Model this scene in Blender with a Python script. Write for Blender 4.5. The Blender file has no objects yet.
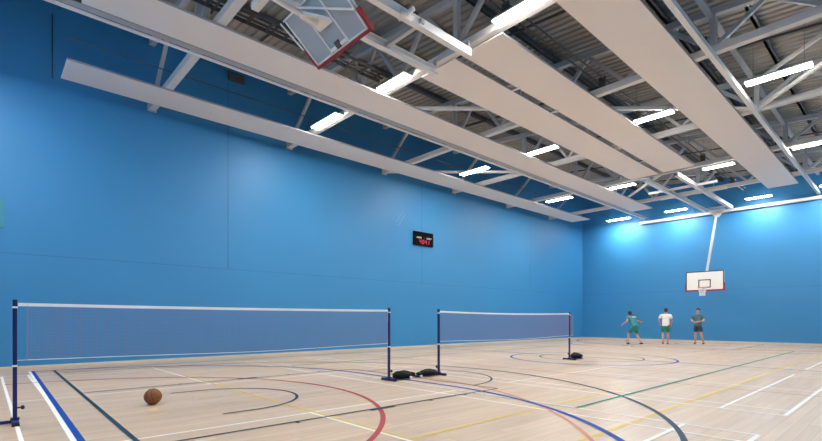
import bpy, bmesh, math, random
from mathutils import Vector, Matrix

random.seed(7)
C = bpy.context.scene.collection
PI = math.pi

# ------------------------------------------------------------------ materials
def srgb(r, g, b):
    f = lambda c: (c / 255 / 12.92) if c / 255 <= .04045 else ((c / 255 + .055) / 1.055) ** 2.4
    return (f(r), f(g), f(b), 1)

def mat(name, col, rough=.5, metal=0., noise=.06, nscale=6., spec=.5, emit=None, estr=0., bump=0., bscale=60.):
    m = bpy.data.materials.new(name); m.use_nodes = True
    nt = m.node_tree; b = nt.nodes['Principled BSDF']
    b.inputs['Roughness'].default_value = rough
    b.inputs['Metallic'].default_value = metal
    b.inputs['Specular IOR Level'].default_value = spec
    tc = nt.nodes.new('ShaderNodeTexCoord')
    n = nt.nodes.new('ShaderNodeTexNoise'); n.inputs['Scale'].default_value = nscale; n.inputs['Detail'].default_value = 3
    nt.links.new(tc.outputs['Object'], n.inputs['Vector'])
    mx = nt.nodes.new('ShaderNodeMix'); mx.data_type = 'RGBA'
    mx.inputs['A'].default_value = tuple(c * (1 - noise) for c in col[:3]) + (1,)
    mx.inputs['B'].default_value = tuple(min(1, c * (1 + noise)) for c in col[:3]) + (1,)
    nt.links.new(n.outputs['Fac'], mx.inputs['Factor'])
    nt.links.new(mx.outputs['Result'], b.inputs['Base Color'])
    if emit:
        b.inputs['Emission Color'].default_value = emit; b.inputs['Emission Strength'].default_value = estr
    if bump:
        n2 = nt.nodes.new('ShaderNodeTexNoise'); n2.inputs['Scale'].default_value = bscale
        nt.links.new(tc.outputs['Object'], n2.inputs['Vector'])
        bp = nt.nodes.new('ShaderNodeBump'); bp.inputs['Strength'].default_value = bump; bp.inputs['Distance'].default_value = .01
        nt.links.new(n2.outputs['Fac'], bp.inputs['Height']); nt.links.new(bp.outputs['Normal'], b.inputs['Normal'])
    return m

WALL = (.032, .23, .50)
def wall_material(name, axis, seams, streaks=False):
    """satin blue paint; board joints as thin grooves: one horizontal at z 3.1, vertical ones above it along `axis`"""
    m = bpy.data.materials.new(name); m.use_nodes = True
    nt = m.node_tree; L = nt.links; b = nt.nodes['Principled BSDF']
    b.inputs['Roughness'].default_value = .52; b.inputs['Specular IOR Level'].default_value = .5
    tc = nt.nodes.new('ShaderNodeTexCoord'); sp = nt.nodes.new('ShaderNodeSeparateXYZ')
    L.new(tc.outputs['Object'], sp.inputs[0])
    def math_(op, a, bb=None, cc=None):
        n = nt.nodes.new('ShaderNodeMath'); n.operation = op
        for i, v in enumerate((a, bb, cc)):
            if v is None: continue
            if isinstance(v, (int, float)): n.inputs[i].default_value = v
            else: L.new(v, n.inputs[i])
        return n.outputs[0]
    z = sp.outputs['Z']; a = sp.outputs[axis]
    h = math_('COMPARE', z, 3.10, .011)
    above = math_('GREATER_THAN', z, 3.10)
    tot = math_('MULTIPLY', h, .33)
    for s in seams:
        v = math_('MULTIPLY', math_('COMPARE', a, s, .016), above)
        tot = math_('MAXIMUM', tot, math_('MULTIPLY', v, .55))
    n = nt.nodes.new('ShaderNodeTexNoise'); n.inputs['Scale'].default_value = .35; n.inputs['Detail'].default_value = 4
    L.new(tc.outputs['Object'], n.inputs['Vector'])
    mx = nt.nodes.new('ShaderNodeMix'); mx.data_type = 'RGBA'
    mx.inputs['A'].default_value = tuple(c * .93 for c in WALL) + (1,)
    mx.inputs['B'].default_value = tuple(c * 1.07 for c in WALL) + (1,)
    L.new(n.outputs['Fac'], mx.inputs['Factor'])
    col = mx.outputs['Result']
    if streaks:   # two pale diagonal streaks left of the scoreboard
        d = math_('ADD', math_('MULTIPLY', a, .81), math_('MULTIPLY', z, -.59))
        t = math_('ADD', math_('MULTIPLY', a, .59), math_('MULTIPLY', z, .81))
        band = math_('COMPARE', t, 13.50, .42)
        l1 = math_('COMPARE', d, 8.03, .035); l2 = math_('COMPARE', d, 8.22, .035)
        sc = math_('MULTIPLY', math_('MULTIPLY', math_('MAXIMUM', l1, l2), band), .10)
        m3 = nt.nodes.new('ShaderNodeMix'); m3.data_type = 'RGBA'; m3.inputs['B'].default_value = (.5, .55, .62, 1)
        L.new(sc, m3.inputs['Factor']); L.new(col, m3.inputs['A']); col = m3.outputs['Result']
    m2 = nt.nodes.new('ShaderNodeMix'); m2.data_type = 'RGBA'; m2.inputs['B'].default_value = (.01, .06, .14, 1)
    L.new(tot, m2.inputs['Factor']); L.new(col, m2.inputs['A']); L.new(m2.outputs['Result'], b.inputs['Base Color'])
    nb = nt.nodes.new('ShaderNodeTexNoise'); nb.inputs['Scale'].default_value = 3.; nb.inputs['Detail'].default_value = 6
    L.new(tc.outputs['Object'], nb.inputs['Vector'])
    bp = nt.nodes.new('ShaderNodeBump'); bp.inputs['Strength'].default_value = .04; bp.inputs['Distance'].default_value = .02
    L.new(nb.outputs['Fac'], bp.inputs['Height']); L.new(bp.outputs['Normal'], b.inputs['Normal'])
    return m

def floor_material():
    m = bpy.data.materials.new('pale_sprung_timber'); m.use_nodes = True
    nt = m.node_tree; L = nt.links; b = nt.nodes['Principled BSDF']
    b.inputs['Specular IOR Level'].default_value = .42
    tc = nt.nodes.new('ShaderNodeTexCoord')
    mp = nt.nodes.new('ShaderNodeMapping'); mp.inputs['Rotation'].default_value = (0, 0, PI / 2)
    L.new(tc.outputs['Object'], mp.inputs['Vector'])
    br = nt.nodes.new('ShaderNodeTexBrick')
    br.offset = .37; br.inputs['Scale'].default_value = 1.
    br.inputs['Brick Width'].default_value = 1.9; br.inputs['Row Height'].default_value = .13
    br.inputs['Mortar Size'].default_value = .0022; br.inputs['Mortar Smooth'].default_value = .3
    br.inputs['Bias'].default_value = .0
    br.inputs['Color1'].default_value = (.71, .525, .35, 1); br.inputs['Color2'].default_value = (.62, .447, .29, 1)
    br.inputs['Mortar'].default_value = (.32, .23, .17, 1)
    L.new(mp.outputs['Vector'], br.inputs['Vector'])
    m2 = nt.nodes.new('ShaderNodeMapping'); m2.inputs['Scale'].default_value = (9, .55, 1)
    L.new(tc.outputs['Object'], m2.inputs['Vector'])
    n = nt.nodes.new('ShaderNodeTexNoise'); n.inputs['Scale'].default_value = 1.6; n.inputs['Detail'].default_value = 5; n.inputs['Roughness'].default_value = .6
    L.new(m2.outputs['Vector'], n.inputs['Vector'])
    cr = nt.nodes.new('ShaderNodeValToRGB')
    cr.color_ramp.elements[0].position = .3; cr.color_ramp.elements[0].color = (.90, .885, .87, 1)
    cr.color_ramp.elements[1].position = .7; cr.color_ramp.elements[1].color = (1.05, 1.05, 1.05, 1)
    L.new(n.outputs['Fac'], cr.inputs['Fac'])
    mx = nt.nodes.new('ShaderNodeMix'); mx.data_type = 'RGBA'; mx.blend_type = 'MULTIPLY'; mx.inputs['Factor'].default_value = 1
    L.new(br.outputs['Color'], mx.inputs['A']); L.new(cr.outputs['Color'], mx.inputs['B'])
    L.new(mx.outputs['Result'], b.inputs['Base Color'])
    n3 = nt.nodes.new('ShaderNodeTexNoise'); n3.inputs['Scale'].default_value = .9; n3.inputs['Detail'].default_value = 4
    L.new(tc.outputs['Object'], n3.inputs['Vector'])
    mr = nt.nodes.new('ShaderNodeMapRange'); mr.inputs['To Min'].default_value = .27; mr.inputs['To Max'].default_value = .36
    L.new(n3.outputs['Fac'], mr.inputs['Value']); L.new(mr.outputs['Result'], b.inputs['Roughness'])
    bp = nt.nodes.new('ShaderNodeBump'); bp.inputs['Strength'].default_value = .05; bp.inputs['Distance'].default_value = .003
    L.new(n.outputs['Fac'], bp.inputs['Height']); L.new(bp.outputs['Normal'], b.inputs['Normal'])
    return m

M = dict(
    floor=floor_material(),
    wall_l=wall_material('blue_wall_paint_side', 'Y', (6.35, 15.85, 25.3), streaks=True),
    wall_f=wall_material('blue_wall_paint_end', 'X', ()),
    skirting=mat('cream_skirting', (.62, .54, .42, 1), .5),
    deck=mat('grey_profiled_deck', (.40, .375, .335, 1), .5, .0, .08),
    purlin=mat('dark_grey_steel', (.10, .10, .115, 1), .5),
    steel=mat('light_grey_painted_steel', (.50, .51, .53, 1), .42, noise=.04),
    chord=mat('light_grey_chord_paint', (.70, .68, .66, 1), .45, noise=.04),
    steel_l=mat('pale_painted_steel', (.78, .77, .75, 1), .4, noise=.03),
    panel=mat('warm_white_panel_enamel', (.87, .80, .735, 1), .5, noise=.015, nscale=2.),
    edge=mat('grey_panel_edge', (.42, .43, .45, 1), .5),
    dark=mat('dark_services', (.06, .06, .065, 1), .55),
    duct=mat('galvanised_duct', (.50, .50, .50, 1), .4, .3),
    white=mat('white_enamel', (.82, .81, .80, 1), .35, noise=.02),
    board=mat('white_backboard_face', (.88, .86, .83, 1), .4, noise=.02),
    boardback=mat('grey_backboard_rear', (.36, .40, .43, 1), .5, noise=.05, nscale=2.),
    red=mat('dark_red_foam', (.30, .012, .022, 1), .55),
    black=mat('black_paint', (.012, .012, .013, 1), .5),
    case=mat('matt_black_case', (.006, .006, .007, 1), .9, spec=.05),
    orange=mat('orange_rim_steel', (.70, .13, .035, 1), .45),
    cord=mat('white_net_cord', (.85, .85, .85, 1), .7),
    navy=mat('navy_powder_coat', (.008, .018, .12, 1), .35, noise=.1),
    tape=mat('white_net_tape', (.90, .90, .92, 1), .7),
    mesh=mat('mauve_net_twine', (.27, .22, .38, 1), .8),
    bag=mat('black_bag_canvas', (.004, .004, .0045, 1), .7, spec=.25, noise=.3, nscale=14., bump=.6, bscale=22.),
    ball=mat('brown_ball_rubber', (.30, .105, .030, 1), .55, noise=.15, nscale=9., bump=.5, bscale=180.),
    ballseam=mat('dark_ball_seam', (.035, .02, .015, 1), .6),
    green_sign=mat('green_sign', (.035, .27, .38, 1), .5),
    skin=mat('skin', (.50, .27, .19, 1), .55), hair=mat('dark_hair', (.018, .014, .012, 1), .6),
    eye=mat('dark_eye', (.02, .02, .02, 1), .3),
    tee_white=mat('white_cotton', (.80, .78, .76, 1), .85), tee_teal=mat('teal_cotton', (.02, .22, .24, 1), .85),
    shorts_green=mat('green_sports_shorts', (.015, .20, .15, 1), .8), shorts_dark=mat('dark_sports_shorts', (.03, .035, .07, 1), .8),
    tee_dark=mat('grey_teal_cotton', (.06, .16, .19, 1), .85),
    shoe=mat('dark_trainers', (.03, .03, .04, 1), .6), shoe_r=mat('red_trainers', (.35, .05, .05, 1), .6),
    led=mat('white_diffuser', (.9, .9, .9, 1), .5, emit=(1, .955, .88, 1), estr=138.),
    digit=mat('red_led_digits', (.3, .0, .02, 1), .5, emit=(1, .05, .12, 1), estr=.45),
    board_text=mat('white_print', (.8, .8, .8, 1), .6),
    l_white=mat('white_court_paint', (.93, .92, .90, 1), .6, spec=.15, noise=.08, nscale=2.),
    l_blue=mat('blue_court_paint', (.006, .065, .36, 1), .6, spec=.15, noise=.08),
    l_teal=mat('slate_court_paint', (.015, .055, .095, 1), .6, spec=.15, noise=.1),
    l_red=mat('red_court_paint', (.42, .07, .08, 1), .6, spec=.15, noise=.1),
    l_coral=mat('coral_court_paint', (.64, .27, .18, 1), .6, spec=.15, noise=.1),
    l_green=mat('green_court_paint', (.03, .24, .17, 1), .6, spec=.15, noise=.1),
    l_yellow=mat('yellow_court_paint', (.74, .54, .16, 1), .6, spec=.15, noise=.1),
    grey_duct=mat('light_grey_pipe', (.55, .55, .56, 1), .4),
)

# ------------------------------------------------------------------ geometry helpers
class MB:
    def __init__(s): s.bm = bmesh.new(); s.mi = 0; s.smooth = False
    def _f(s, vs):
        try:
            f = s.bm.faces.new(vs); f.material_index = s.mi; f.smooth = s.smooth; return f
        except ValueError: return None
    def box(s, x0, x1, y0, y1, z0, z1):
        v = [s.bm.verts.new(p) for p in ((x0,y0,z0),(x1,y0,z0),(x1,y1,z0),(x0,y1,z0),(x0,y0,z1),(x1,y0,z1),(x1,y1,z1),(x0,y1,z1))]
        for q in ((3,2,1,0),(4,5,6,7),(0,1,5,4),(1,2,6,5),(2,3,7,6),(3,0,4,7)): s._f([v[i] for i in q])
        return s
    def beam(s, p0, p1, w, h, up=(0,0,1), caps=True):
        p0 = Vector(p0); p1 = Vector(p1); d = (p1 - p0).normalized(); up = Vector(up)
        if abs(d.dot(up)) > .98: up = Vector((0,1,0)) if abs(d.y) < .9 else Vector((1,0,0))
        r = d.cross(up).normalized(); u = r.cross(d).normalized()
        vs = []
        for p in (p0, p1):
            for a, b in ((-1,-1),(1,-1),(1,1),(-1,1)): vs.append(s.bm.verts.new(p + r*a*w/2 + u*b*h/2))
        for i in range(4):
            j = (i+1) % 4; s._f([vs[i], vs[j], vs[4+j], vs[4+i]])
        if caps: s._f([vs[3],vs[2],vs[1],vs[0]]); s._f(vs[4:8])
        return s
    def tube(s, pts, r, n=10, caps=True, closed=False):
        pts = [Vector(p) for p in pts]; k = len(pts); rings = []; prev = None
        rs = r if isinstance(r, (list, tuple)) else [r]*k
        for i, p in enumerate(pts):
            if closed: t = pts[(i+1) % k] - pts[i-1]
            else: t = pts[min(i+1,k-1)] - pts[max(i-1,0)]
            t.normalize()
            if prev is None:
                a = Vector((0,0,1)) if abs(t.z) < .9 else Vector((1,0,0)); x = t.cross(a).normalized()
            else: x = (prev - t*prev.dot(t)).normalized()
            prev = x; y = t.cross(x)
            rings.append([s.bm.verts.new(p + (x*math.cos(q*2*PI/n) + y*math.sin(q*2*PI/n))*rs[i]) for q in range(n)])
        sm, s.smooth = s.smooth, True
        for i in range(k if closed else k-1):
            A = rings[i]; B = rings[(i+1) % k]
            for q in range(n): s._f([A[q], A[(q+1)%n], B[(q+1)%n], B[q]])
        s.smooth = sm
        if caps and not closed: s._f(rings[0][::-1]); s._f(rings[-1])
        return s
    def ellipsoid(s, c, rx, ry, rz, nu=20, nv=12, fn=None):
        c = Vector(c); rows = []
        sm, s.smooth = s.smooth, True
        for i in range(1, nv):
            th = PI*i/nv; row = []
            for j in range(nu):
                ph = 2*PI*j/nu; p = Vector((math.sin(th)*math.cos(ph), math.sin(th)*math.sin(ph), math.cos(th)))
                if fn: p = fn(p)
                row.append(s.bm.verts.new((c.x+p.x*rx, c.y+p.y*ry, c.z+p.z*rz)))
            rows.append(row)
        t = Vector((0,0,1)); bt = Vector((0,0,-1))
        if fn: t = fn(t); bt = fn(bt)
        T = s.bm.verts.new((c.x+t.x*rx, c.y+t.y*ry, c.z+t.z*rz)); Bv = s.bm.verts.new((c.x+bt.x*rx, c.y+bt.y*ry, c.z+bt.z*rz))
        for j in range(nu):
            k = (j+1) % nu
            s._f([T, rows[0][j], rows[0][k]]); s._f([Bv, rows[-1][k], rows[-1][j]])
            for i in range(len(rows)-1): s._f([rows[i][j], rows[i+1][j], rows[i+1][k], rows[i][k]])
        s.smooth = sm
        return s
    def xform(s, mtx):
        bmesh.ops.transform(s.bm, matrix=mtx, verts=s.bm.verts); return s
    def build(s, name, m, parent=None, bevel=0.):
        if bevel:
            bmesh.ops.bevel(s.bm, geom=list(s.bm.edges), offset=bevel, segments=2, affect='EDGES', profile=.5)
        bmesh.ops.recalc_face_normals(s.bm, faces=s.bm.faces)
        me = bpy.data.meshes.new(name); s.bm.to_mesh(me); s.bm.free()
        for q in (m if isinstance(m, (list, tuple)) else [m]): me.materials.append(q)
        o = bpy.data.objects.new(name, me); C.objects.link(o)
        if parent is not None:
            o.parent = parent; o.matrix_parent_inverse = Matrix.Translation(-parent.location) if parent.type == 'EMPTY' else parent.matrix_world.inverted()
        return o

def thing(name, label, cat, loc=(0,0,0), group=None):
    o = bpy.data.objects.new(name, None); C.objects.link(o); o.location = loc; o.empty_display_size = .2
    o['label'] = label; o['category'] = cat
    if group: o['group'] = group
    return o
def tag(o, label, cat, group=None):
    o['label'] = label; o['category'] = cat
    if group: o['group'] = group
    return o
def struct(o): o['kind'] = 'structure'; return o

# ------------------------------------------------------------------ the hall
XL, XR, YN, YF = -16.46, 1.0, -1.1, 32.05
def zdeck(x): return 10.38 - .085 * (x - XL)
def ztop(x): return 10.02 - .085 * (x - XL)

def sloped_wall(x0, x1, y0, y1):
    b = MB(); v = []
    for x, y in ((x0,y0),(x1,y0),(x1,y1),(x0,y1)): v.append(b.bm.verts.new((x,y,0)))
    for x, y in ((x0,y0),(x1,y0),(x1,y1),(x0,y1)): v.append(b.bm.verts.new((x,y,zdeck(min(max(x,XL),XR))+.06)))
    for q in ((3,2,1,0),(4,5,6,7),(0,1,5,4),(1,2,6,5),(2,3,7,6),(3,0,4,7)): b._f([v[i] for i in q])
    return b
floor = struct(MB().box(XL-.2, XR+.2, YN-.2, YF+.2, -.15, 0).build('floor', M['floor']))
struct(sloped_wall(XL-.2, XL, YN, YF).build('wall_left', M['wall_l']))
struct(sloped_wall(XR, XR+.2, YN, YF).build('wall_right', M['wall_f']))
struct(sloped_wall(XL-.2, XR+.2, YF, YF+.2).build('wall_far', M['wall_f']))
struct(sloped_wall(XL-.2, XR+.2, YN-.2, YN).build('wall_back', M['wall_f']))
struct(MB().box(XL, XL+.02, YN, YF-.02, 0, .055).build('baseboard_left', M['skirting']))
struct(MB().box(XL, XR, YF-.02, YF, 0, .06).build('baseboard_far', M['skirting']))
# profiled metal roof deck, ribs running across the hall
b = MB(); P = .25; y = YN - .2; prof = []
while y < YF + .2:
    prof += [(y, 0), (y+.13, 0), (y+.16, .05), (y+.22, .05)]; y += P
xs = (XL-.2, XR+.2)
rows = [[b.bm.verts.new((x, yy, zdeck(x)+dz)) for yy, dz in prof] for x in xs]
for i in range(len(prof)-1): b._f([rows[0][i], rows[0][i+1], rows[1][i+1], rows[1][i]])
ceiling = struct(b.build('ceiling', M['deck']))
for k in range(11):
    x = -15.9 + 1.63 * k
    z = zdeck(x)
    MB().box(x-.035, x+.035, YN, YF, z-.2, z-.004).box(x-.035, x+.09, YN, YF, z-.2, z-.185).build('purlin', M['purlin'], ceiling)
for k in range(7):   # thin dark conduits under the deck, across the hall
    y = 6.3 + 4.73*k - 4.73
    MB().beam((XL, y, zdeck(XL)-.23), (XR, y, zdeck(XR)-.23), .05, .05).build('conduit', M['dark'], ceiling)

# ------------------------------------------------------------------ court markings (paint on the floor)
def strip(b, pts, w, z):
    pts = [Vector((p[0], p[1], 0)) for p in pts]; n = len(pts); L = []
    for i in range(n):
        t = (pts[min(i+1,n-1)] - pts[max(i-1,0)]).normalized(); s = Vector((-t.y, t.x, 0))
        L.append((b.bm.verts.new(pts[i] + s*w/2 + Vector((0,0,z))), b.bm.verts.new(pts[i] - s*w/2 + Vector((0,0,z)))))
    for i in range(n-1): b._f([L[i][0], L[i][1], L[i+1][1], L[i+1][0]])
def arc(cx, cy, r, a0, a1, n=72):
    return [(cx + r*math.cos(math.radians(a0+(a1-a0)*i/n)), cy + r*math.sin(math.radians(a0+(a1-a0)*i/n))) for i in range(n+1)]
XC, YC = -7.75, 15.5
my = lambda pts: [(x, 2*YC-y) for x, y in pts]
def both(b, pts, w, z): strip(b, pts, w, z); strip(b, my(pts), w, z)

def marking(name, m, fn):
    b = MB(); fn(b); return struct(b.build(name, M[m], floor))
def f_white(b):
    w = .042
    for k in range(4):
        y0 = .30 + 7.765*k; y1 = y0 + 6.19; a, c = -14.2, -1.22
        for y in (y0, y0+.47, y1-.47, y1): strip(b, [(a,y),(c,y)], w, .004)
        for x in (a, -13.45, -9.72, -5.79, -1.98, c): strip(b, [(x,y0),(x,y1)], w if x not in (a,c,-1.98) else .05, .0042)
        for p, q in ((a,-9.72),(-5.79,c)): strip(b, [(p,(y0+y1)/2),(q,(y0+y1)/2)], w, .0041)
    both(b, [(-15.1,.852),(-.3,.628)], .055, .0044)
marking('badminton_court_lines', 'l_white', f_white)
def f_blue(b):
    both(b, [(-15.2,.915),(-.3,.69)], .07, .0052)
    g = arc(-6.33, .9, 5.9, 0, 90) + arc(-9.17, .9, 5.9, 90, 180)
    both(b, g, .085, .005)
    strip(b, arc(-7.6, 15.3, 2.63, 0, 360, 96), .07, .005)
marking('handball_court_lines', 'l_blue', f_blue)
def f_teal(b):
    w = .06; z = .006
    both(b, [(-15.05,1.335),(-.45,1.15)], .055, z)
    for x in (-15.05, -.45): strip(b, [(x,1.26),(x,29.74)], w, z)
    for x in (-10.1, -5.4): both(b, [(x,1.26),(x,7.2)], .045, z)
    both(b, [(-10.1,7.2),(-5.4,7.2)], .045, z)
    both(b, arc(XC, 7.2, 1.75, 0, 180), .045, z)
    g = [(-6.53,2.45)] + arc(XC, 2.87, 1.22, 0, 180, 48) + [(-8.97,2.45)]
    both(b, g, .05, z)
    both(b, [(-1.27,1.26)] + arc(XC, 3.2, 6.5, 0, 180, 96) + [(-14.25,1.26)], .068, z)
    strip(b, [(-15.05,YC+.1),(-.45,YC+.1)], w, z)
    strip(b, arc(-7.68, 15.5, 1.68, 0, 360, 72), .05, z)
    for x, s in ((-5.40, 1), (-10.1, -1)):
        for y, l in ((2.95,.05),(4.35,.46),(5.35,.05),(6.2,.05)):
            both(b, [(x+s*.045, y-l/2),(x+s*.045, y+l/2)], .09, z+.0002)
marking('basketball_court_lines', 'l_teal', f_teal)
def f_red(b):
    z = .0056
    both(b, [(-15.3,10.47),(-.2,10.47)], .03, z)
    both(b, arc(XC, .3, 4.66, 0, 180, 80), .07, z)
marking('netball_court_lines', 'l_red', f_red)
marking('shooting_arc_lines', 'l_coral', lambda b: both(b, arc(XC, .55, 6.88, 0, 180, 96), .052, .0047))
def f_green(b):
    z = .0062
    for x in (-12.08, -3.43): strip(b, [(x,6.48),(x,24.6)], .06, z)
    for y in (6.45, 12.6, 15.5, 18.4, 24.6): strip(b, [(-12.08,y),(-3.43,y)], .025, z)
marking('volleyball_court_lines', 'l_green', f_green)
def f_yellow(b):
    z = .0036
    for x in (-11.72, -3.78): both(b, [(x,3.42),(x,8.9)], .06, z)
    for x in (-13.04, -2.46): strip(b, [(x,2.6),(x,28.4)], .062, z)
    both(b, [(-11.72,3.45),(-3.78,3.45)], .05, .0049)
marking('futsal_court_lines', 'l_yellow', f_yellow)

# ------------------------------------------------------------------ roof structure
order = ['nearest', 'second', 'third', 'fourth', 'fifth', 'sixth']
TY = [3.94, 8.72, 13.45, 18.17, 22.88, 27.6]
for i, y in enumerate(TY):
    t = thing('roof_truss', f'{order[i]} of the steel roof trusses crossing the hall, counted from the camera', 'roof truss', (XL, y, 8.05), 'steel roof trusses')
    MB().box(XL, XR, y-.10, y+.10, 7.955, 8.13).build('bottom_chord', M['chord'], t)
    MB().beam((XL, y, ztop(XL)+.08), (XR, y, ztop(XR)+.08), .16, .16).build('top_chord', M['steel'], t)
    def web(x0, x1, nm='web_brace', w=.10):
        MB().beam((x0, y, 8.1), (x1, y, ztop(x1)+.03), w, w, up=(0,1,0)).build(nm, M['steel'], t)
    web(XL+.05, -14.3)
    for x in (-12.13, -7.79, -3.45): web(x, x, 'web_post', .14)
    for x0, x1 in ((-12.13,-14.3),(-12.13,-11.04),(-9.96,-11.04),(-9.96,-8.87),(-7.79,-8.87),(-7.79,-6.7),(-5.62,-6.7),(-5.62,-4.54),(-3.45,-4.54),(-3.45,-2.36),(-1.28,-2.36),(-1.28,-.2),(.9,-.2)):
        web(x0, x1)
    MB().box(XL, XL+.03, y-.13, y+.13, 7.92, 8.16).build('end_plate', M['steel'], t)
# flat bracing between the trusses
GB = 'flat bracing tubes of the roof'
for p, q, lab, z in (
    ((XL+.1,13.55),(-12.2,18.07),'pale flat bracing tube running off the left wall above the leftmost ceiling panel', 8.05),
    ((-12.03,8.82),(-7.9,13.35),'pale flat bracing tube crossing the gap right of the second long panel', 8.05),
    ((-7.7,13.55),(-3.55,18.07),'pale flat bracing tube crossing the gap left of the widest right-hand panel', 8.05),
    ((-3.36,18.07),(.8,13.55),'pale flat bracing tube behind the bright ceiling light at the right edge', 8.05),
    ((-7.9,22.98),(-12.03,27.5),'pale flat bracing tube left of the far hoop frame', 8.05),
    ((-3.36,18.07),(.8,13.55),'upper flat bracing tube high above the bright ceiling light at the right edge', 8.93)):
    o = MB().beam((p[0],p[1],z),(q[0],q[1],z - (.3 if z > 8.5 else 0)), .09, .09).build('bracing_tube', M['steel_l'])
    tag(o, lab, 'bracing', GB)
# longitudinal rails for the dividing curtains
t = thing('curtain_rail', 'long pale rail running under the trusses beside the second panel from the left', 'rail', (-12.13, YN, 7.85), 'curtain rails')
MB().box(-12.19, -12.07, YN, 32.0, 7.90, 7.925).build('lower_flange', M['steel_l'], t)
MB().box(-12.06, -11.86, YN, 32.0, 7.935, 7.952).build('upper_flange', M['edge'], t)
t = thing('curtain_rail', 'long pale rail running along the hall right of the widest panel', 'rail', (-3.45, YN, 7.85), 'curtain rails')
MB().box(-3.51, -3.39, YN, 32.0, 7.82, 7.952).build('rail_beam', M['steel_l'], t)
MB().box(-3.5, -3.40, 31.88, 31.98, 7.745, 7.82).build('end_bracket', M['dark'], t)
t = thing('curtain_track', 'silver curtain track along the top of the far wall above the light pools', 'track', (-7.9, 31.95, 7.6), 'curtain rails')
MB().box(-12.4, -3.3, 31.86, 32.04, 7.60, 7.74).build('track_casing', M['steel_l'], t)
MB().box(-12.4, -3.3, 31.90, 32.0, 7.572, 7.60).build('track_slot', M['edge'], t)
o = MB().box(-3.56, -3.42, YN, YF, ztop(-3.5)-.06, ztop(-3.5)+.0).build('roof_tie', M['steel']); tag(o, 'long grey tie beam high under the roof above the right-hand rail', 'beam')

# long radiant ceiling panels
GP = 'long warm white ceiling panels'
def ceiling_panel(x0, x1, y0, y1, label, z=7.90):
    t = thing('ceiling_panel', label, 'ceiling panel', ((x0+x1)/2, (y0+y1)/2, z), GP)
    MB().box(x0, x1, y0, y1, z, z+.03).build('panel_face', M['panel'], t)
    MB().box(x0-.012, x0, y0, y1, z, z+.05).box(x1, x1+.012, y0, y1, z, z+.05).build('panel_edge', M['edge'], t)
    for f in (.2, .8):
        x = x0 + (x1-x0)*f
        MB().tube([(x, y0+.1, z+.045), (x, y1-.1, z+.045)], .015, 8).build('heating_pipe', M['dark'], t)
    for y in TY:
        if y0+.2 < y < y1-.2:
            MB().beam(((x0+x1)/2-.3, y-.16, z+.03), ((x0+x1)/2-.3, y-.16, 8.2), .02, .02).beam(((x0+x1)/2-.3, y-.17, 8.2), ((x0+x1)/2-.3, y-.02, 8.2), .02, .02).build('hanger', M['dark'], t)
    return t
def panel_clips(t):
    for y in (11.2, 13.3, 17.9, 20.2): MB().box(-7.93, -7.6, y-.04, y+.04, 7.884, 7.899).build('panel_clip', M['steel_l'], t)
ceiling_panel(-15.80, -14.57, 1.55, 29.35, 'long ceiling panel nearest the left wall, its left side lit against the blue')
ceiling_panel(-11.76, -10.60, 1.5, 29.15, 'long ceiling panel second from the left, running beside the pale rail')
ceiling_panel(-9.12, -7.90, 8.78, 22.45, 'left one of the close pair of shorter ceiling panels at the middle')
panel_clips(ceiling_panel(-7.68, -6.47, 8.78, 22.40, 'right one of the close pair of shorter ceiling panels at the middle'))
ceiling_panel(-5.06, -3.87, 1.5, 29.0, 'wide-looking ceiling panel furthest right, reaching the top edge of the photo')

# services over the gaps
t = thing('cable_tray', 'dark cable tray with rungs above the second long panel, by the folded hoop', 'cable tray', (-10.5, 1, 8.35))
for x in (-10.75, -10.3): MB().box(x-.02, x+.02, .5, 8.6, 8.32, 8.40).build('side_rail', M['dark'], t)
for k in range(17): MB().box(-10.73, -10.32, .8+k*.47, .87+k*.47, 8.33, 8.36).build('rung', M['dark'], t)
MB().tube([(-10.6,.5,8.375),(-10.6,8.6,8.375)], .03, 8).build('cable_bundle', M['dark'], t)
for y in TY[:1]: MB().box(-10.9, -10.15, y-.14, y-.11, 8.28, 8.32).beam((-10.85,y-.125,8.3),(-10.85,y-.125,ztop(-10.85)),.025,.025).beam((-10.2,y-.125,8.3),(-10.2,y-.125,ztop(-10.2)),.025,.025).build('hanger', M['dark'], t)
o = MB().tube([(-10.05, .6, 8.9), (-10.05, 31.6, 8.9)], .11, 14).build('duct', M['duct']); tag(o, 'grey round duct running along the roof behind the folded hoop', 'duct')
o = MB().tube([(-14.3, 1.5, 8.33), (-14.3, 31.7, 8.33)], .014, 6).tube([(XL+.02,1.42,8.1),(XL+.02,1.42,9.9)], .012, 6).build('cable_conduit', M['dark']); tag(o, 'thin dark cable conduit above the leftmost panel, dropping on the left wall', 'conduit')
for px, side in ((-3.72, 'right side of the panel furthest right'), (-6.30, 'right side of the close pair of panels')):
    t = thing('pipe_run', f'dark pipe run along the {side}', 'pipes', (px, 1, 8.3), 'dark service pipes')
    y1 = 30
    for dx in (0, .11): MB().tube([(px+dx, 1.5, 8.25+dx), (px+dx, y1, 8.25+dx)], .022, 8).build('pipe', M['dark'], t)
    for y in TY: MB().box(px-.04, px+.16, y-.12, y-.10, 8.13, 8.42).build('pipe_clip', M['dark'], t)
t = thing('wall_vent', 'small dark louvred vent high on the left wall between two roof trusses', 'vent', (XL, 6.62, 10.0))
MB().box(XL, XL+.12, 6.35, 6.9, 9.78, 10.05).build('vent_frame', M['dark'], t)
b = MB()
for k in range(4): b.box(XL+.121, XL+.14, 6.37, 6.88, 9.80+.06*k, 9.83+.06*k)
b.build('louvres', M['purlin'], t)

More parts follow.
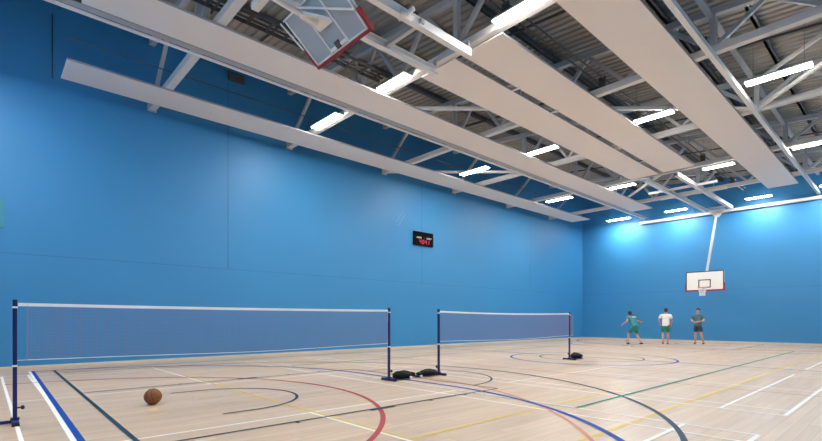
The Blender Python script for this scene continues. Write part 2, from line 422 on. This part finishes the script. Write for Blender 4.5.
# ------------------------------------------------------------------ ceiling lights
def light_unit(x, y, label, L=1.48, z=7.93, w=.2):
    t = thing('ceiling_light', label, 'ceiling light', (x, y, z), 'white strip ceiling lights')
    MB().box(x-L/2, x+L/2, y-w/2, y+w/2, z+.022, z+.065).build('light_housing', M['white'], t)
    MB().box(x-L/2+.01, x+L/2-.01, y-w/2+.01, y+w/2-.01, z-.003, z+.022).build('light_diffuser', M['led'], t)
    if min(abs(y-ty) for ty in TY) > .35:   # hung on wires between the trusses
        b = MB()
        for s in (-.55, .55): b.tube([(x+s, y, z+.06), (x+s, y, zdeck(x)-.02)], .006, 5)
        b.build('suspension_wires', M['purlin'], t)
cols = [(-13.38,'between the two left-hand panels'), (-9.98,'right of the second panel'), (-5.82,'left of the panel furthest right'), (-2.55,'right of the right-hand rail')]
rows_ = [(-.3,'unseen, added behind the camera'), (8.46,'in the nearest row'), (16.13,'in the second row'), (23.4,'in the third row'), (30.95,'in the farthest row')]  # first row is unseen, added to brighten the near end of the hall
for yi, (y, ry) in enumerate(rows_):
    for xi, (x, cx) in enumerate(cols):
        if yi == 0 and xi == 0: y = -.9
        elif yi == 0: y = -.3
        light_unit(x if xi != 1 else -9.92, y - (.3 if xi == 3 else 0), f'strip ceiling light {cx}, {ry}', L=(1.5, 1.2, 1.15, 1.45)[xi], w=.32)

# ------------------------------------------------------------------ basketball hoops hung from the roof
def hoop(label, c, u, v, n, pivot, ydir, beams, net_folded):
    """c board centre, u right, v board-up, n board front"""
    c = Vector(c); u = Vector(u); v = Vector(v).normalized(); n = Vector(n).normalized()
    t = thing('basketball_hoop', label, 'basketball hoop', pivot, 'ceiling hung basketball hoops')
    T = Matrix(((u.x,v.x,n.x,c.x),(u.y,v.y,n.y,c.y),(u.z,v.z,n.z,c.z),(0,0,0,1)))
    W, H, D = .90, .525, .018
    # board: white face and grey rear
    b = MB(); b.box(-W, W, -H, H, -D, D)
    for f in b.bm.faces:
        f.normal_update()
        f.material_index = 1 if f.calc_center_median().z < 0 else 0
    b.xform(T).build('backboard', [M['board'], M['boardback']], t)
    def rect(b, x0, x1, y0, y1, w, z0, z1):
        b.box(x0, x1, y0, y0+w, z0, z1); b.box(x0, x1, y1-w, y1, z0, z1); b.box(x0, x0+w, y0+w, y1-w, z0, z1); b.box(x1-w, x1, y0+w, y1-w, z0, z1)
    b = MB(); rect(b, -W, W, -H, H, .05, D, D+.004); b.xform(T).build('border_line', M['black'], t)
    b = MB(); rect(b, -.295, .295, -H+.15, -H+.60, .05, D, D+.004); b.xform(T).build('target_square', M['black'], t)
    b = MB(); q = .035
    b.box(-W-q, W+q, -H-q, -H+.02, -.04, .045).box(-W-q, -W+.02, -H+.02, -H+.40, -.04, .045).box(W-.02, W+q, -H+.02, -H+.40, -.04, .045)
    b.xform(T).build('edge_padding', M['red'], t)
    # frame bars on the rear
    b = MB(); z = -D-.016
    for x in (-W+.05, -.28, .28, W-.05): b.beam((x,-H+.03,z),(x,H,z), .03, .03, up=(0,0,1))
    b.beam((-W+.04,-H+.05,z),(W-.04,-H+.05,z), .03, .03, up=(0,0,1)); b.beam((-W,H-.02,z),(W,H-.02,z), .03, .03, up=(0,0,1))
    b.beam((-.31,.52,z-.03),(.88,-.12,z-.03), .03, .03, up=(0,0,1))
    if net_folded: b.beam((-.98,.52,z-.03),(-.93,-.10,z-.01), .025, .025, up=(0,0,1))
    b.box(-.28, -.08, -H+.08, -H+.14, z-.03, z).box(.08, .28, -H+.08, -H+.14, z-.03, z)
    b.xform(T).build('rear_frame', M['steel_l'], t)
    b = MB(); b.box(-.06, .06, -H+.06, -H+.2, -D-.05, -D-.002).xform(T).build('rim_mount', M['dark'], t)
    # rim and net
    rc = Vector((0, -H+.15, .15+.225+.02))
    b = MB(); b.tube([(rc.x+.225*math.cos(a*2*PI/28), rc.y, rc.z+.225*math.sin(a*2*PI/28)) for a in range(28)], .012, 8, closed=True)
    b.box(-.1, .1, rc.y-.07, rc.y+.01, .02, .05); b.beam((-.08,rc.y,.04),(-.1,rc.y,.2),.015,.015); b.beam((.08,rc.y,.04),(.1,rc.y,.2),.015,.015)
    b.xform(T).build('rim', M['orange'], t)
    b = MB(); N = 14; lev = [(0,.222),(.12,.18),(.24,.14),(.36,.125),(.44,.135)]
    dn = (T.inverted().to_3x3() @ Vector((0,0,-1))).normalized()
    ctr = rc
    def npt(k, l):
        h, r = lev[l]; a = 2*PI*(k + .5*(l % 2))/N
        base = Vector((r*math.cos(a), 0, r*math.sin(a)))
        if net_folded: h *= .45
        return ctr + base + dn*h
    for l in range(len(lev)-1):
        for k in range(N):
            p = npt(k, l)
            for k2 in ((k, k-1) if l % 2 == 0 else (k, k+1)):
                b.tube([p, npt(k2, l+1)], .008, 5, caps=False)
    b.xform(T).build('hoop_net', M['cord'], t)
    # mast and flange
    back = c - n*.12
    pv = Vector(pivot)
    b = MB(); b.tube([pv, back + (pv-back).normalized()*.12], .065 if not net_folded else .05, 14); b.build('mast', M['white'], t)
    d = (pv - back).normalized()
    b = MB()   # tapering bracket at the board
    hw = .22
    ring0 = [b.bm.verts.new(back + u*sx*hw + v*sy*.045 + n*.09) for sx, sy in ((-1,-1),(1,-1),(1,1),(-1,1))]
    ring1 = [b.bm.verts.new(back + d*.46 + u*sx*.045 + d.cross(u)*sy*.045) for sx, sy in ((-1,1),(1,1),(1,-1),(-1,-1))]
    for i in range(4): b._f([ring0[i], ring0[(i+1)%4], ring1[(i+1)%4], ring1[i]])
    b._f(ring0[::-1]); b._f(ring1)
    b.build('mast_bracket', M['white'], t)
    b = MB()   # flared plate at the pivot
    for s in (-.035, .035):
        a = [b.bm.verts.new(pv + Vector((x, s*2, z))) for x, z in ((-.42,.13),(.42,.13),(.09,-.32),(-.09,-.32))]
        a2 = [b.bm.verts.new(p.co + Vector((0,.02,0))) for p in a]
        b._f(a); b._f(a2[::-1])
        for i in range(4): b._f([a[i], a[(i+1)%4], a2[(i+1)%4], a2[i]])
    b.build('pivot_plate', M['white'], t)
    # carrying beams, channel section, plus cross tubes
    y0, y1, zb = beams
    for s in (-1, 1):
        x = XC + (s*.62 if not net_folded else (-.62, .50)[s > 0])
        b = MB(); b.box(x-.075, x+.075, y0, y1, zb, zb+.015).box(x+s*.06-.015, x+s*.06+.015, y0, y1, zb+.015, zb+.17).box(x-.075, x+.075, y0, y1, zb+.17, zb+.185)
        b.build('support_beam', M['steel_l'], t)
        for yy in TY:
            if y0-.3 < yy < y1+.35:
                yc = min(max(yy, y0+.03), y1-.03)
                MB().box(x-s*.02-.05, x-s*.02+.05, yc-.03, yc+.03, zb+.185, 7.956).build('beam_hanger', M['steel'], t)
    return t, u, v, n, c
nb = Vector((0,-.79,.615)).normalized()
t, *_ = hoop('basketball hoop folded up under the roof near the camera, grey rear of the board showing', (-7.74,4.87,7.035), (1,0,0), nb, (0,-nb.y and .615,.79), (-7.75,.3,7.36), 1, (.1,8.55,7.59), True)
b = MB(); b.tube([(-7.2,6.3,7.66),(-7.2,6.62,7.66)], .085, 14); b.tube([(-7.4,6.46,7.66),(-6.95,6.46,7.66)], .05, 12); b.build('winch', M['white'], t)
MB().box(-8.92, -6.6, 3.9, 4.05, 7.46, 7.588).build('cross_tube', M['steel_l'], t)
for yy in (1.2, 6.9): MB().box(XC-.62, XC+.62, yy-.05, yy+.05, 7.64, 7.74).build('cross_tube', M['steel'], t)
t, *_ = hoop('white basketball backboard lowered on a raked pole in front of the far wall', (XC+.02,28.55,3.40), (-1,0,0), (0,0,1), (0,-1,0), (-7.75,30.9,7.5), -1, (22.3,31.3,7.60), False)
for yy in (25.0, 26.6, 30.9): MB().box(XC-1.5 if yy < 30 else XC-.62, XC+1.5 if yy < 30 else XC+.62, yy-.06, yy+.06, 7.68, 7.78).build('cross_tube', M['steel_l'], t)
b = MB()
b.tube([(-7.3,22.9,7.78),(-6.4,27.5,8.5)], .012, 5); b.tube([(-8.2,22.9,7.78),(-9.1,27.5,8.5)], .012, 5); b.tube([(-7.13,24.2,7.78),(-5.8,27.5,9.0)], .012, 5); b.tube([(-5.9,22.9,8.9),(-7.0,27.4,7.8)], .012, 5)
b.build('stay_wires', M['steel'], t)

# ------------------------------------------------------------------ badminton posts, nets, bags
XN = -7.7
YP = [.29, 6.43, 7.97, 14.12]
outs = [-1, 1, -1, 1]
plab = ['navy badminton post at the left edge of the photo, near net', 'navy badminton post at the far end of the near net, beside the larger bag',
        'navy badminton post at the near end of the far net, beside the flatter bag', 'navy badminton post furthest away, in front of the far left corner']
for y, s, lab in zip(YP, outs, plab):
    t = thing('badminton_post', lab, 'net post', (XN, y, 0), 'portable badminton posts')
    MB().box(XN-.022, XN+.022, y-.022, y+.022, .055, 1.553).build('upright', M['navy'], t, bevel=.004)
    MB().box(XN-.22, XN+.22, y-.035, y+.035, .005, .055).build('cross_foot', M['navy'], t, bevel=.006)
    ln = {.29: .6, YP[1]: .5, YP[2]: .72, YP[3]: .6}[y]; ye = y + s*ln
    MB().box(XN-.022, XN+.022, min(y+s*.035, ye), max(y+s*.035, ye), .012, .05).build('long_foot', M['navy'], t, bevel=.005)
    MB().box(XN-.14, XN+.14, ye-.02, ye+.02, .012, .05).build('end_bar', M['navy'], t, bevel=.005)
    for dx in (-.155, .155): MB().ellipsoid((XN+dx, ye, .036), .032, .032, .036, 12, 8).build('end_cap', M['cord'], t)
    MB().box(XN-.034, XN+.034, y-.045, y+.045, .05, .08).build('foot_socket', M['navy'], t, bevel=.006)
    ks = 1 if y < 7 else -1
    for dx in (-.2, .2): MB().box(XN+dx-.022, XN+dx+.022, y-.037, y+.037, 0, .03).build('foot_pad', M['black'], t)
    MB().tube([(XN, y+ks*.02, .20), (XN, y+ks*.06, .20)], .010, 8).ellipsoid((XN, y+ks*.075, .20), .028, .022, .028, 10, 8).build('clamp_knob', M['black'], t)
    b = MB()
    for z in (.72, 1.46): b.box(XN-.026, XN+.026, y-.026, y+.026, z, z+.022)
    b.build('collar', M['tape'], t)
    MB().tube([(XN-.028, y-s*.02, .72), (XN-.028, y-s*.02, 1.46)], .004, 5).build('tension_cord', M['cord'], t)
    MB().box(XN-.024, XN+.024, y-.024, y+.024, 1.553, 1.565).build('top_cap', M['black'], t)

def net(y0, y1, e0, e1, sag, label):
    t = thing('badminton_net', label, 'net', (XN, (y0+y1)/2, .8), 'portable badminton nets')
    def zt(y): f = (y-y0)/(y1-y0); return 1.525 - sag*4*f*(1-f)
    def zb(y): f = (y-e0)/(e1-e0); return .80 - (sag*.5+.022)*4*f*(1-f) + .006*math.sin(9*f)
    n = 40; b = MB()
    ys = [y0+.03 + (y1-y0-.06)*i/n for i in range(n+1)]
    for i in range(n): b.beam((XN, ys[i], zt(ys[i])-.018), (XN, ys[i+1], zt(ys[i+1])-.018), .01, .042, caps=(i in (0,n-1)))
    b.build('top_tape', M['tape'], t)
    d_ = .0026; b = MB(); k = int((e1-e0)/.02)
    for i in range(k+1):
        y = e0 + (e1-e0)*i/k
        b.beam((XN, y, zb(y)), (XN, y, zt(y)-.03), d_, d_, up=(1,0,0), caps=False)
    for j in range(1, 36):
        f = j/36
        for i in range(16):
            ya = e0+(e1-e0)*i/16; yb = e0+(e1-e0)*(i+1)/16
            b.beam((XN, ya, zb(ya)+(zt(ya)-.03-zb(ya))*f), (XN, yb, zb(yb)+(zt(yb)-.03-zb(yb))*f), d_, d_, caps=False)
    b.build('net_mesh', M['mesh'], t)
    b = MB()
    for i in range(n):
        ya = e0+(e1-e0)*i/n; yb = e0+(e1-e0)*(i+1)/n
        b.beam((XN, ya, zb(ya)), (XN, yb, zb(yb)), .009, .009, caps=False)
    b.beam((XN, y0+.024, .80), (XN, e0, zb(e0)), .006, .006); b.beam((XN, e1, zb(e1)), (XN, y1-.024, .80), .006, .006)
    b.build('bottom_cord', M['cord'], t)
    b = MB()
    for y in (e0, e1): b.beam((XN, y, zb(y)), (XN, y, zt(y)-.03), .010, .010, up=(1,0,0))
    b.build('side_cord', M['mesh'], t)
net(YP[0], YP[1], .41, 6.40, .012, 'badminton net nearest the camera, stretched across the left half of the photo')
net(YP[2], YP[3], 7.96, 14.36, .035, 'smaller-looking badminton net further away, right of the two black bags')

def bag(name, label, c, rx, ry, rz, neck, seed):
    """slumped sack, flat below, gathered at one end along y"""
    rnd = random.Random(seed); ph = [rnd.uniform(0, 6) for _ in range(4)]
    def fn(p):
        f = p.y*neck
        k = 1 - .62*max(0, f)**1.3 - .25*max(0, -f)**3
        q = Vector((p.x*k, p.y, p.z*k))
        q *= 1 + .05*math.sin(5*p.x+ph[0]) + .05*math.sin(6*p.y+ph[1]) + .04*math.sin(9*p.z+7*p.y+ph[2])
        q.z = max(q.z, -.55)
        return q
    t = thing(name, label, 'bag', (c[0], c[1], 0), 'black sandbags on the post feet')
    MB().ellipsoid((c[0], c[1], c[2]), rx, ry, rz, 28, 18, fn).build('bag_body', M['bag'], t)
    ye = c[1] + neck*ry*1.0
    MB().ellipsoid((c[0], ye, c[2]-.005), rx*.36, .07, rz*.42, 14, 10).build('gathered_neck', M['bag'], t)
    MB().tube([(c[0]+rx*.38*math.cos(a*PI/8), ye-neck*.02, c[2]-.005+rz*.44*math.sin(a*PI/8)) for a in range(16)], .009, 6, closed=True).build('tie_cord', M['black'], t)
bag('sandbag', 'plump black sandbag lying beside the far post of the near net', (XN, 6.83, .095), .17, .30, .10, 1, 1)
bag('sandbag', 'flatter black sandbag lying beside the near post of the far net', (XN, 7.60, .085), .16, .29, .085, -1, 5)
bag('sandbag', 'small-looking black sandbag on the foot of the furthest net post', (XN, 14.58, .105), .18, .30, .11, 1, 9)

# ------------------------------------------------------------------ ball
R = .123; bc = Vector((-8.01, 1.93, R))
t = thing('basketball', 'worn brown basketball resting on the floor in front of the near net', 'ball', tuple(bc))
MB().ellipsoid(bc, R, R, R, 36, 24).build('ball_skin', M['ball'], t)
b = MB(); rot = Matrix.Rotation(.5, 3, 'Z') @ Matrix.Rotation(.35, 3, 'X')
def ringp(fn, n=48): return [bc + rot @ (fn(2*PI*i/n).normalized()*R*.999) for i in range(n)]
b.tube(ringp(lambda a: Vector((math.cos(a), math.sin(a), 0))), .0035, 6, closed=True)
b.tube(ringp(lambda a: Vector((0, math.cos(a), math.sin(a)))), .0035, 6, closed=True)
for s in (-1, 1): b.tube(ringp(lambda a: Vector((s*(.55+.28*math.cos(2*a)), math.cos(a)*.8, math.sin(a)*.8))), .0035, 6, closed=True)
b.build('seams', M['ballseam'], t)

# ------------------------------------------------------------------ scoreboard and sign on the left wall
t = thing('scoreboard', 'small black electronic scoreboard with red digits on the left wall', 'scoreboard', (XL, 15.9, 5.25))
MB().box(XL, XL+.09, 15.25, 16.56, 4.93, 5.60).build('scoreboard_case', M['case'], t, bevel=.01)
def text(s, y, z, size, m, name, parent, x):
    cu = bpy.data.curves.new(name, 'FONT'); cu.body = s; cu.size = size; cu.align_x = 'CENTER'; cu.extrude = .004
    o = bpy.data.objects.new(name, cu); C.objects.link(o)
    o.matrix_world = Matrix.Translation((x, y, z)) @ Matrix.Rotation(PI/2, 4, 'Z') @ Matrix.Rotation(PI/2, 4, 'X')
    bpy.context.view_layer.update()
    me = bpy.data.meshes.new_from_object(o.evaluated_get(bpy.context.evaluated_depsgraph_get()))
    mw = o.matrix_world.copy(); bpy.data.objects.remove(o)
    me.transform(mw); me.materials.clear(); me.materials.append(m)
    k = bpy.data.objects.new(name, me); C.objects.link(k); k.parent = parent; k.matrix_parent_inverse = Matrix.Translation(-parent.location)
    return k
text('HOME', 15.58, 5.27, .115, M['board_text'], 'home_lettering', t, XL+.096)
text('GUEST', 16.25, 5.27, .115, M['board_text'], 'guest_lettering', t, XL+.096)
def seg7(b, ch, y, z, w, h):
    S = {'0':'abcdef','1':'bc','4':'bcfg','2':'abdeg','7':'abc'}[ch]; k = .028; x0, x1 = XL+.0905, XL+.10
    for s in S:
        if s in 'agd':
            zz = {'a':z+h-k,'g':z+h/2-k/2,'d':z}[s]; b.box(x0,x1,y,y+w,zz,zz+k)
        else:
            yy = y if s in 'fe' else y+w-k; z0 = z+h/2 if s in 'fb' else z; b.box(x0,x1,yy,yy+k,z0,z0+h/2)
for ch, y in (('4',15.60),('0',15.78),('4',15.98),('1',16.14)):
    b = MB(); seg7(b, ch, y, 5.02, .12, .20); b.build('red_digit', M['digit'], t)
b = MB(); b.box(XL+.0905, XL+.10, 15.925, 15.95, 5.07, 5.095).box(XL+.0905, XL+.10, 15.925, 15.95, 5.15, 5.175).box(XL+.0905, XL+.10, 15.92, 15.945, 5.30, 5.325); b.build('colon_dots', M['digit'], t)
o = MB().box(XL, XL+.025, -.35, .41, 3.77, 4.5).build('wall_sign', M['green_sign']); tag(o, 'green sign cut off by the left edge on the left wall', 'sign')

# ------------------------------------------------------------------ people
def skin_mesh(name, verts, edges, m, parent, root=0, sub=2):
    bm = bmesh.new(); lay = bm.verts.layers.skin.verify(); vs = []
    for i, (p, r) in enumerate(verts):
        v = bm.verts.new(p); v[lay].radius = (r, r) if not isinstance(r, tuple) else r; v[lay].use_root = (i == root); vs.append(v)
    for a, c in edges: bm.edges.new((vs[a], vs[c]))
    me = bpy.data.meshes.new(name); bm.to_mesh(me); bm.free()
    o = bpy.data.objects.new(name, me); C.objects.link(o)
    sk = o.modifiers.new('skin', 'SKIN'); sk.use_smooth_shade = True; sk.branch_smoothing = .3
    sb = o.modifiers.new('sub', 'SUBSURF'); sb.levels = sb.render_levels = sub
    bpy.context.view_layer.update()
    m2 = bpy.data.meshes.new_from_object(o.evaluated_get(bpy.context.evaluated_depsgraph_get()))
    bpy.data.objects.remove(o)
    m2.name = name; m2.materials.clear(); m2.materials.append(m)
    for p in m2.polygons: p.use_smooth = True
    k = bpy.data.objects.new(name, m2); C.objects.link(k); k.parent = parent
    return k

def person(label, loc, facing, scale, J, top, shorts, shoe, nm_top='t_shirt'):
    """J: joints in a frame x right of the person, y forward, z up"""
    t = thing('person', label, 'person', loc, 'players by the far wall'); t.rotation_euler = (0,0,facing); t.scale = (scale,)*3
    V = lambda k: Vector(J[k])
    vs, es = [], []
    def add(p, r): vs.append((tuple(p), r)); return len(vs)-1
    pel = add(V('pelvis'), (.135,.10)); sp = add(V('pelvis').lerp(V('chest'), .5), (.12,.09)); ch = add(V('chest'), (.15,.10)); es += [(pel,sp),(sp,ch)]
    nk0 = V('chest') + (V('head')-V('chest'))*.36; nk = add(nk0, .058); nk1 = add(V('chest')+(V('head')-V('chest'))*.6, .056)
    hd = V('head'); f = Vector(J.get('look', (0,1,0))).normalized()
    jaw = add(hd + f*.012 - Vector((0,0,.055)), (.062,.07)); mid = add(hd + f*.004 + Vector((0,0,.015)), (.078,.09)); crown = add(hd + Vector((0,0,.085)), .058)
    es += [(ch,nk),(nk,nk1),(nk1,jaw),(jaw,mid),(mid,crown)]
    hands = {}
    for s, sx in (('l',-1),('r',1)):
        sh = add(V('sh_'+s), .062); el = add(V('el_'+s), .043); wr = add(V('wr_'+s), .029)
        es += [(ch,sh),(sh,el),(el,wr)]
        d = (V('wr_'+s)-V('el_'+s)).normalized(); pal = add(V('wr_'+s)+d*.055, (.032,.022)); es.append((wr,pal))
        a = d.cross(Vector((sx*.3,1,.2))).normalized(); side = a; crl = d.cross(a).normalized()
        for k, (off, ln) in enumerate(((-.03,.07),(-.01,.08),(.01,.076),(.03,.06))):
            p1 = V('wr_'+s)+d*(.095)+side*off; p2 = p1 + d*ln*.55 + crl*.012; p3 = p2 + d*ln*.4 + crl*.024
            i1 = add(p1,.010); i2 = add(p2,.009); i3 = add(p3,.008); es += [(pal,i1),(i1,i2),(i2,i3)]
        p1 = V('wr_'+s)+d*.045+side*-.04; p2 = p1 + d*.035 + side*-.022
        i1 = add(p1,.011); i2 = add(p2,.009); es += [(pal,i1),(i1,i2)]
        hp = add(V('pelvis')+Vector((sx*.09,0,-.06)), .095); kn = add(V('kn_'+s), .056); cf = add(V('kn_'+s).lerp(V('an_'+s), .35), .054); an = add(V('an_'+s), .037)
        fd = Vector(J.get('foot_'+s, (0,1,0))).normalized()
        to = add(V('an_'+s)+fd*.13+Vector((0,0,-.05)), (.036,.024))
        es += [(pel,hp),(hp,kn),(kn,cf),(cf,an),(an,to)]
    nose = add(hd + f*.105 + Vector((0,0,-.012)), .013); es.append((mid, nose))
    side = f.cross(Vector((0,0,1))).normalized()
    for s in (-1, 1):
        e = add(hd + side*s*.088 + Vector((0,0,-.005)), .015); es.append((mid, e))
    skin_mesh('body', vs, es, M['skin'], t)
    for s in (-1, 1):
        b = MB(); b.ellipsoid(hd + f*.082 + side*s*.032 + Vector((0,0,.015)), .012, .012, .010, 8, 6); o = b.build('eye', M['eye']); o.parent = t
    b = MB(); b.ellipsoid(hd + f*.078 + Vector((0,0,-.062)), .022, .012, .007, 8, 6); o = b.build('mouth', M['red']); o.parent = t
    def hairfn(p):
        d = p.dot(f)
        if p.z < -.25 and d > -.1: p = Vector((p.x*.92, p.y*.92, -.25 + (p.z+.25)*.5))
        elif p.z < -.25: p = Vector((p.x*.95, p.y*.95, p.z*1.15))
        if d > .35 and p.z < .45: p = p - f*(d-.35)*1.0
        return p
    b = MB(); b.ellipsoid(hd + Vector((0,0,.042)) - f*.014, .093, .101, .105, 20, 14, hairfn); o = b.build('hair', M['hair']); o.parent = t
    # shirt
    hem = V('pelvis'); up = (V('chest')-hem).normalized()
    sv = [(tuple(hem - up*.075), (.175,.138)), (tuple(hem + up*.10), (.172,.134)), (tuple(hem.lerp(V('chest'),.6)), (.168,.130)), (tuple(V('chest')+up*.03), (.178,.130)), (tuple(V('chest')+(V('head')-V('chest'))*.30), (.125,.105)), (tuple(V('chest')+(V('head')-V('chest'))*.52), (.078,.078))]
    se = [(0,1),(1,2),(2,3),(3,4),(4,5)]
    for s in 'lr':
        a = len(sv); sv.append((tuple(V('sh_'+s)), .076)); sv.append((tuple(V('sh_'+s).lerp(V('el_'+s), .7)), .076)); se += [(3,a),(a,a+1)]
    skin_mesh(nm_top, sv, se, top, t, root=1)
    # shorts
    sv = [(tuple(V('pelvis')+Vector((0,0,.09))), (.150,.118)), (tuple(V('pelvis')+Vector((0,0,-.03))), (.168,.128))]; se = [(0,1)]
    for s, sx in (('l',-1),('r',1)):
        hpv = V('pelvis')+Vector((sx*.095,0,-.10)); a = len(sv)
        sv.append((tuple(hpv), .118)); sv.append((tuple(hpv.lerp(V('kn_'+s), .8)), .095)); se += [(1,a),(a,a+1)]
    skin_mesh('shorts', sv, se, shorts, t, root=0)
    for s in 'lr':
        fd = Vector(J.get('foot_'+s, (0,1,0))).normalized(); an = V('an_'+s); pitch = Vector((0,0,-.045))
        v = [(tuple(an+Vector((0,0,-.01))), .047), (tuple(an-fd*.05+pitch), (.042,.036)), (tuple(an+fd*.08+pitch), (.046,.036)), (tuple(an+fd*.17+pitch*1.1), (.042,.03))]
        skin_mesh('shoe', v, [(0,1),(0,2),(2,3)], shoe, t)
    return t
standing = dict(pelvis=(0,0,.95), chest=(0,.0,1.36), head=(0,.03,1.63), sh_l=(-.19,0,1.42), sh_r=(.19,0,1.42),
    el_l=(-.27,-.02,1.14), el_r=(.26,.05,1.15), wr_l=(-.27,.10,.90), wr_r=(.25,.22,.97),
    kn_l=(-.11,.05,.50), kn_r=(.12,.10,.51), an_l=(-.12,-.10,.09), an_r=(.12,.16,.085))
c_, s_ = .6766466, .7363079
FA = math.atan2(.6766, -.7363) - PI/2       # heading that looks straight away from the camera
P2 = dict(standing); P2.update(kn_r=(.10,.06,.50), an_r=(.09,.02,.085), kn_l=(-.12,.14,.53), an_l=(-.13,-.05,.10), el_l=(-.30,.04,1.17), wr_l=(-.22,.22,1.02))
person('player in white t-shirt and green shorts seen from behind by the far wall', (-9.05, 26.75, 0), FA-.35, 1.10, P2, M['tee_white'], M['shorts_green'], M['shoe_r'])
P1 = dict(pelvis=(0,-.10,.86), chest=(0,.16,1.22), head=(0,.34,1.44), sh_l=(-.19,.18,1.29), sh_r=(.19,.18,1.29),
    el_l=(-.34,-.02,1.10), el_r=(.38,.34,1.12), wr_l=(-.40,.18,.98), wr_r=(.60,.46,1.08), kn_l=(-.16,.20,.50), kn_r=(.18,.10,.47),
    an_l=(-.24,.02,.09), an_r=(.30,-.16,.09), look=(.1,1,-.1))
person('crouching player in teal t-shirt and green shorts, leftmost of the three by the far wall', (-10.15, 25.35, 0), FA+.1, 1.12, P1, M['tee_teal'], M['shorts_green'], M['shoe'])
P3 = dict(standing); P3.update(kn_l=(-.15,.12,.50), an_l=(-.24,.05,.085), kn_r=(.10,.03,.50), an_r=(.13,-.05,.085), el_l=(-.26,.08,1.15), wr_l=(-.12,.28,1.12), el_r=(.27,.08,1.15), wr_r=(.12,.29,1.10))
person('player in dark teal t-shirt and dark shorts, rightmost of the three, below the far hoop', (-7.93, 28.15, 0), FA+2.4, 1.09, P3, M['tee_dark'], M['shorts_dark'], M['shoe'])

# ------------------------------------------------------------------ world, camera, view
w = bpy.data.worlds.new('World'); bpy.context.scene.world = w; w.use_nodes = True
w.node_tree.nodes['Background'].inputs[0].default_value = (.5, .5, .5, 1); w.node_tree.nodes['Background'].inputs[1].default_value = .0
cam = bpy.data.cameras.new('camera'); co = bpy.data.objects.new('camera', cam); C.objects.link(co)
cam.sensor_width = 36; cam.lens = 465 / 822 * 36; cam.shift_x = 0; cam.shift_y = (319.6 - 220.5) / 822
cam.clip_start = .02; cam.clip_end = 200
co.location = (0, 0, 1.315)
co.rotation_euler = (PI/2, 0, math.atan2(s_, c_))
sc = bpy.context.scene; sc.camera = co
sc.view_settings.view_transform = 'Standard'; sc.view_settings.look = 'None'; sc.view_settings.gamma = 1; sc.view_settings.use_curve_mapping = False
sc.view_settings.exposure = .05
sc.cycles.sample_clamp_direct = 24.
sc.cycles.max_bounces = 10; sc.cycles.diffuse_bounces = 6
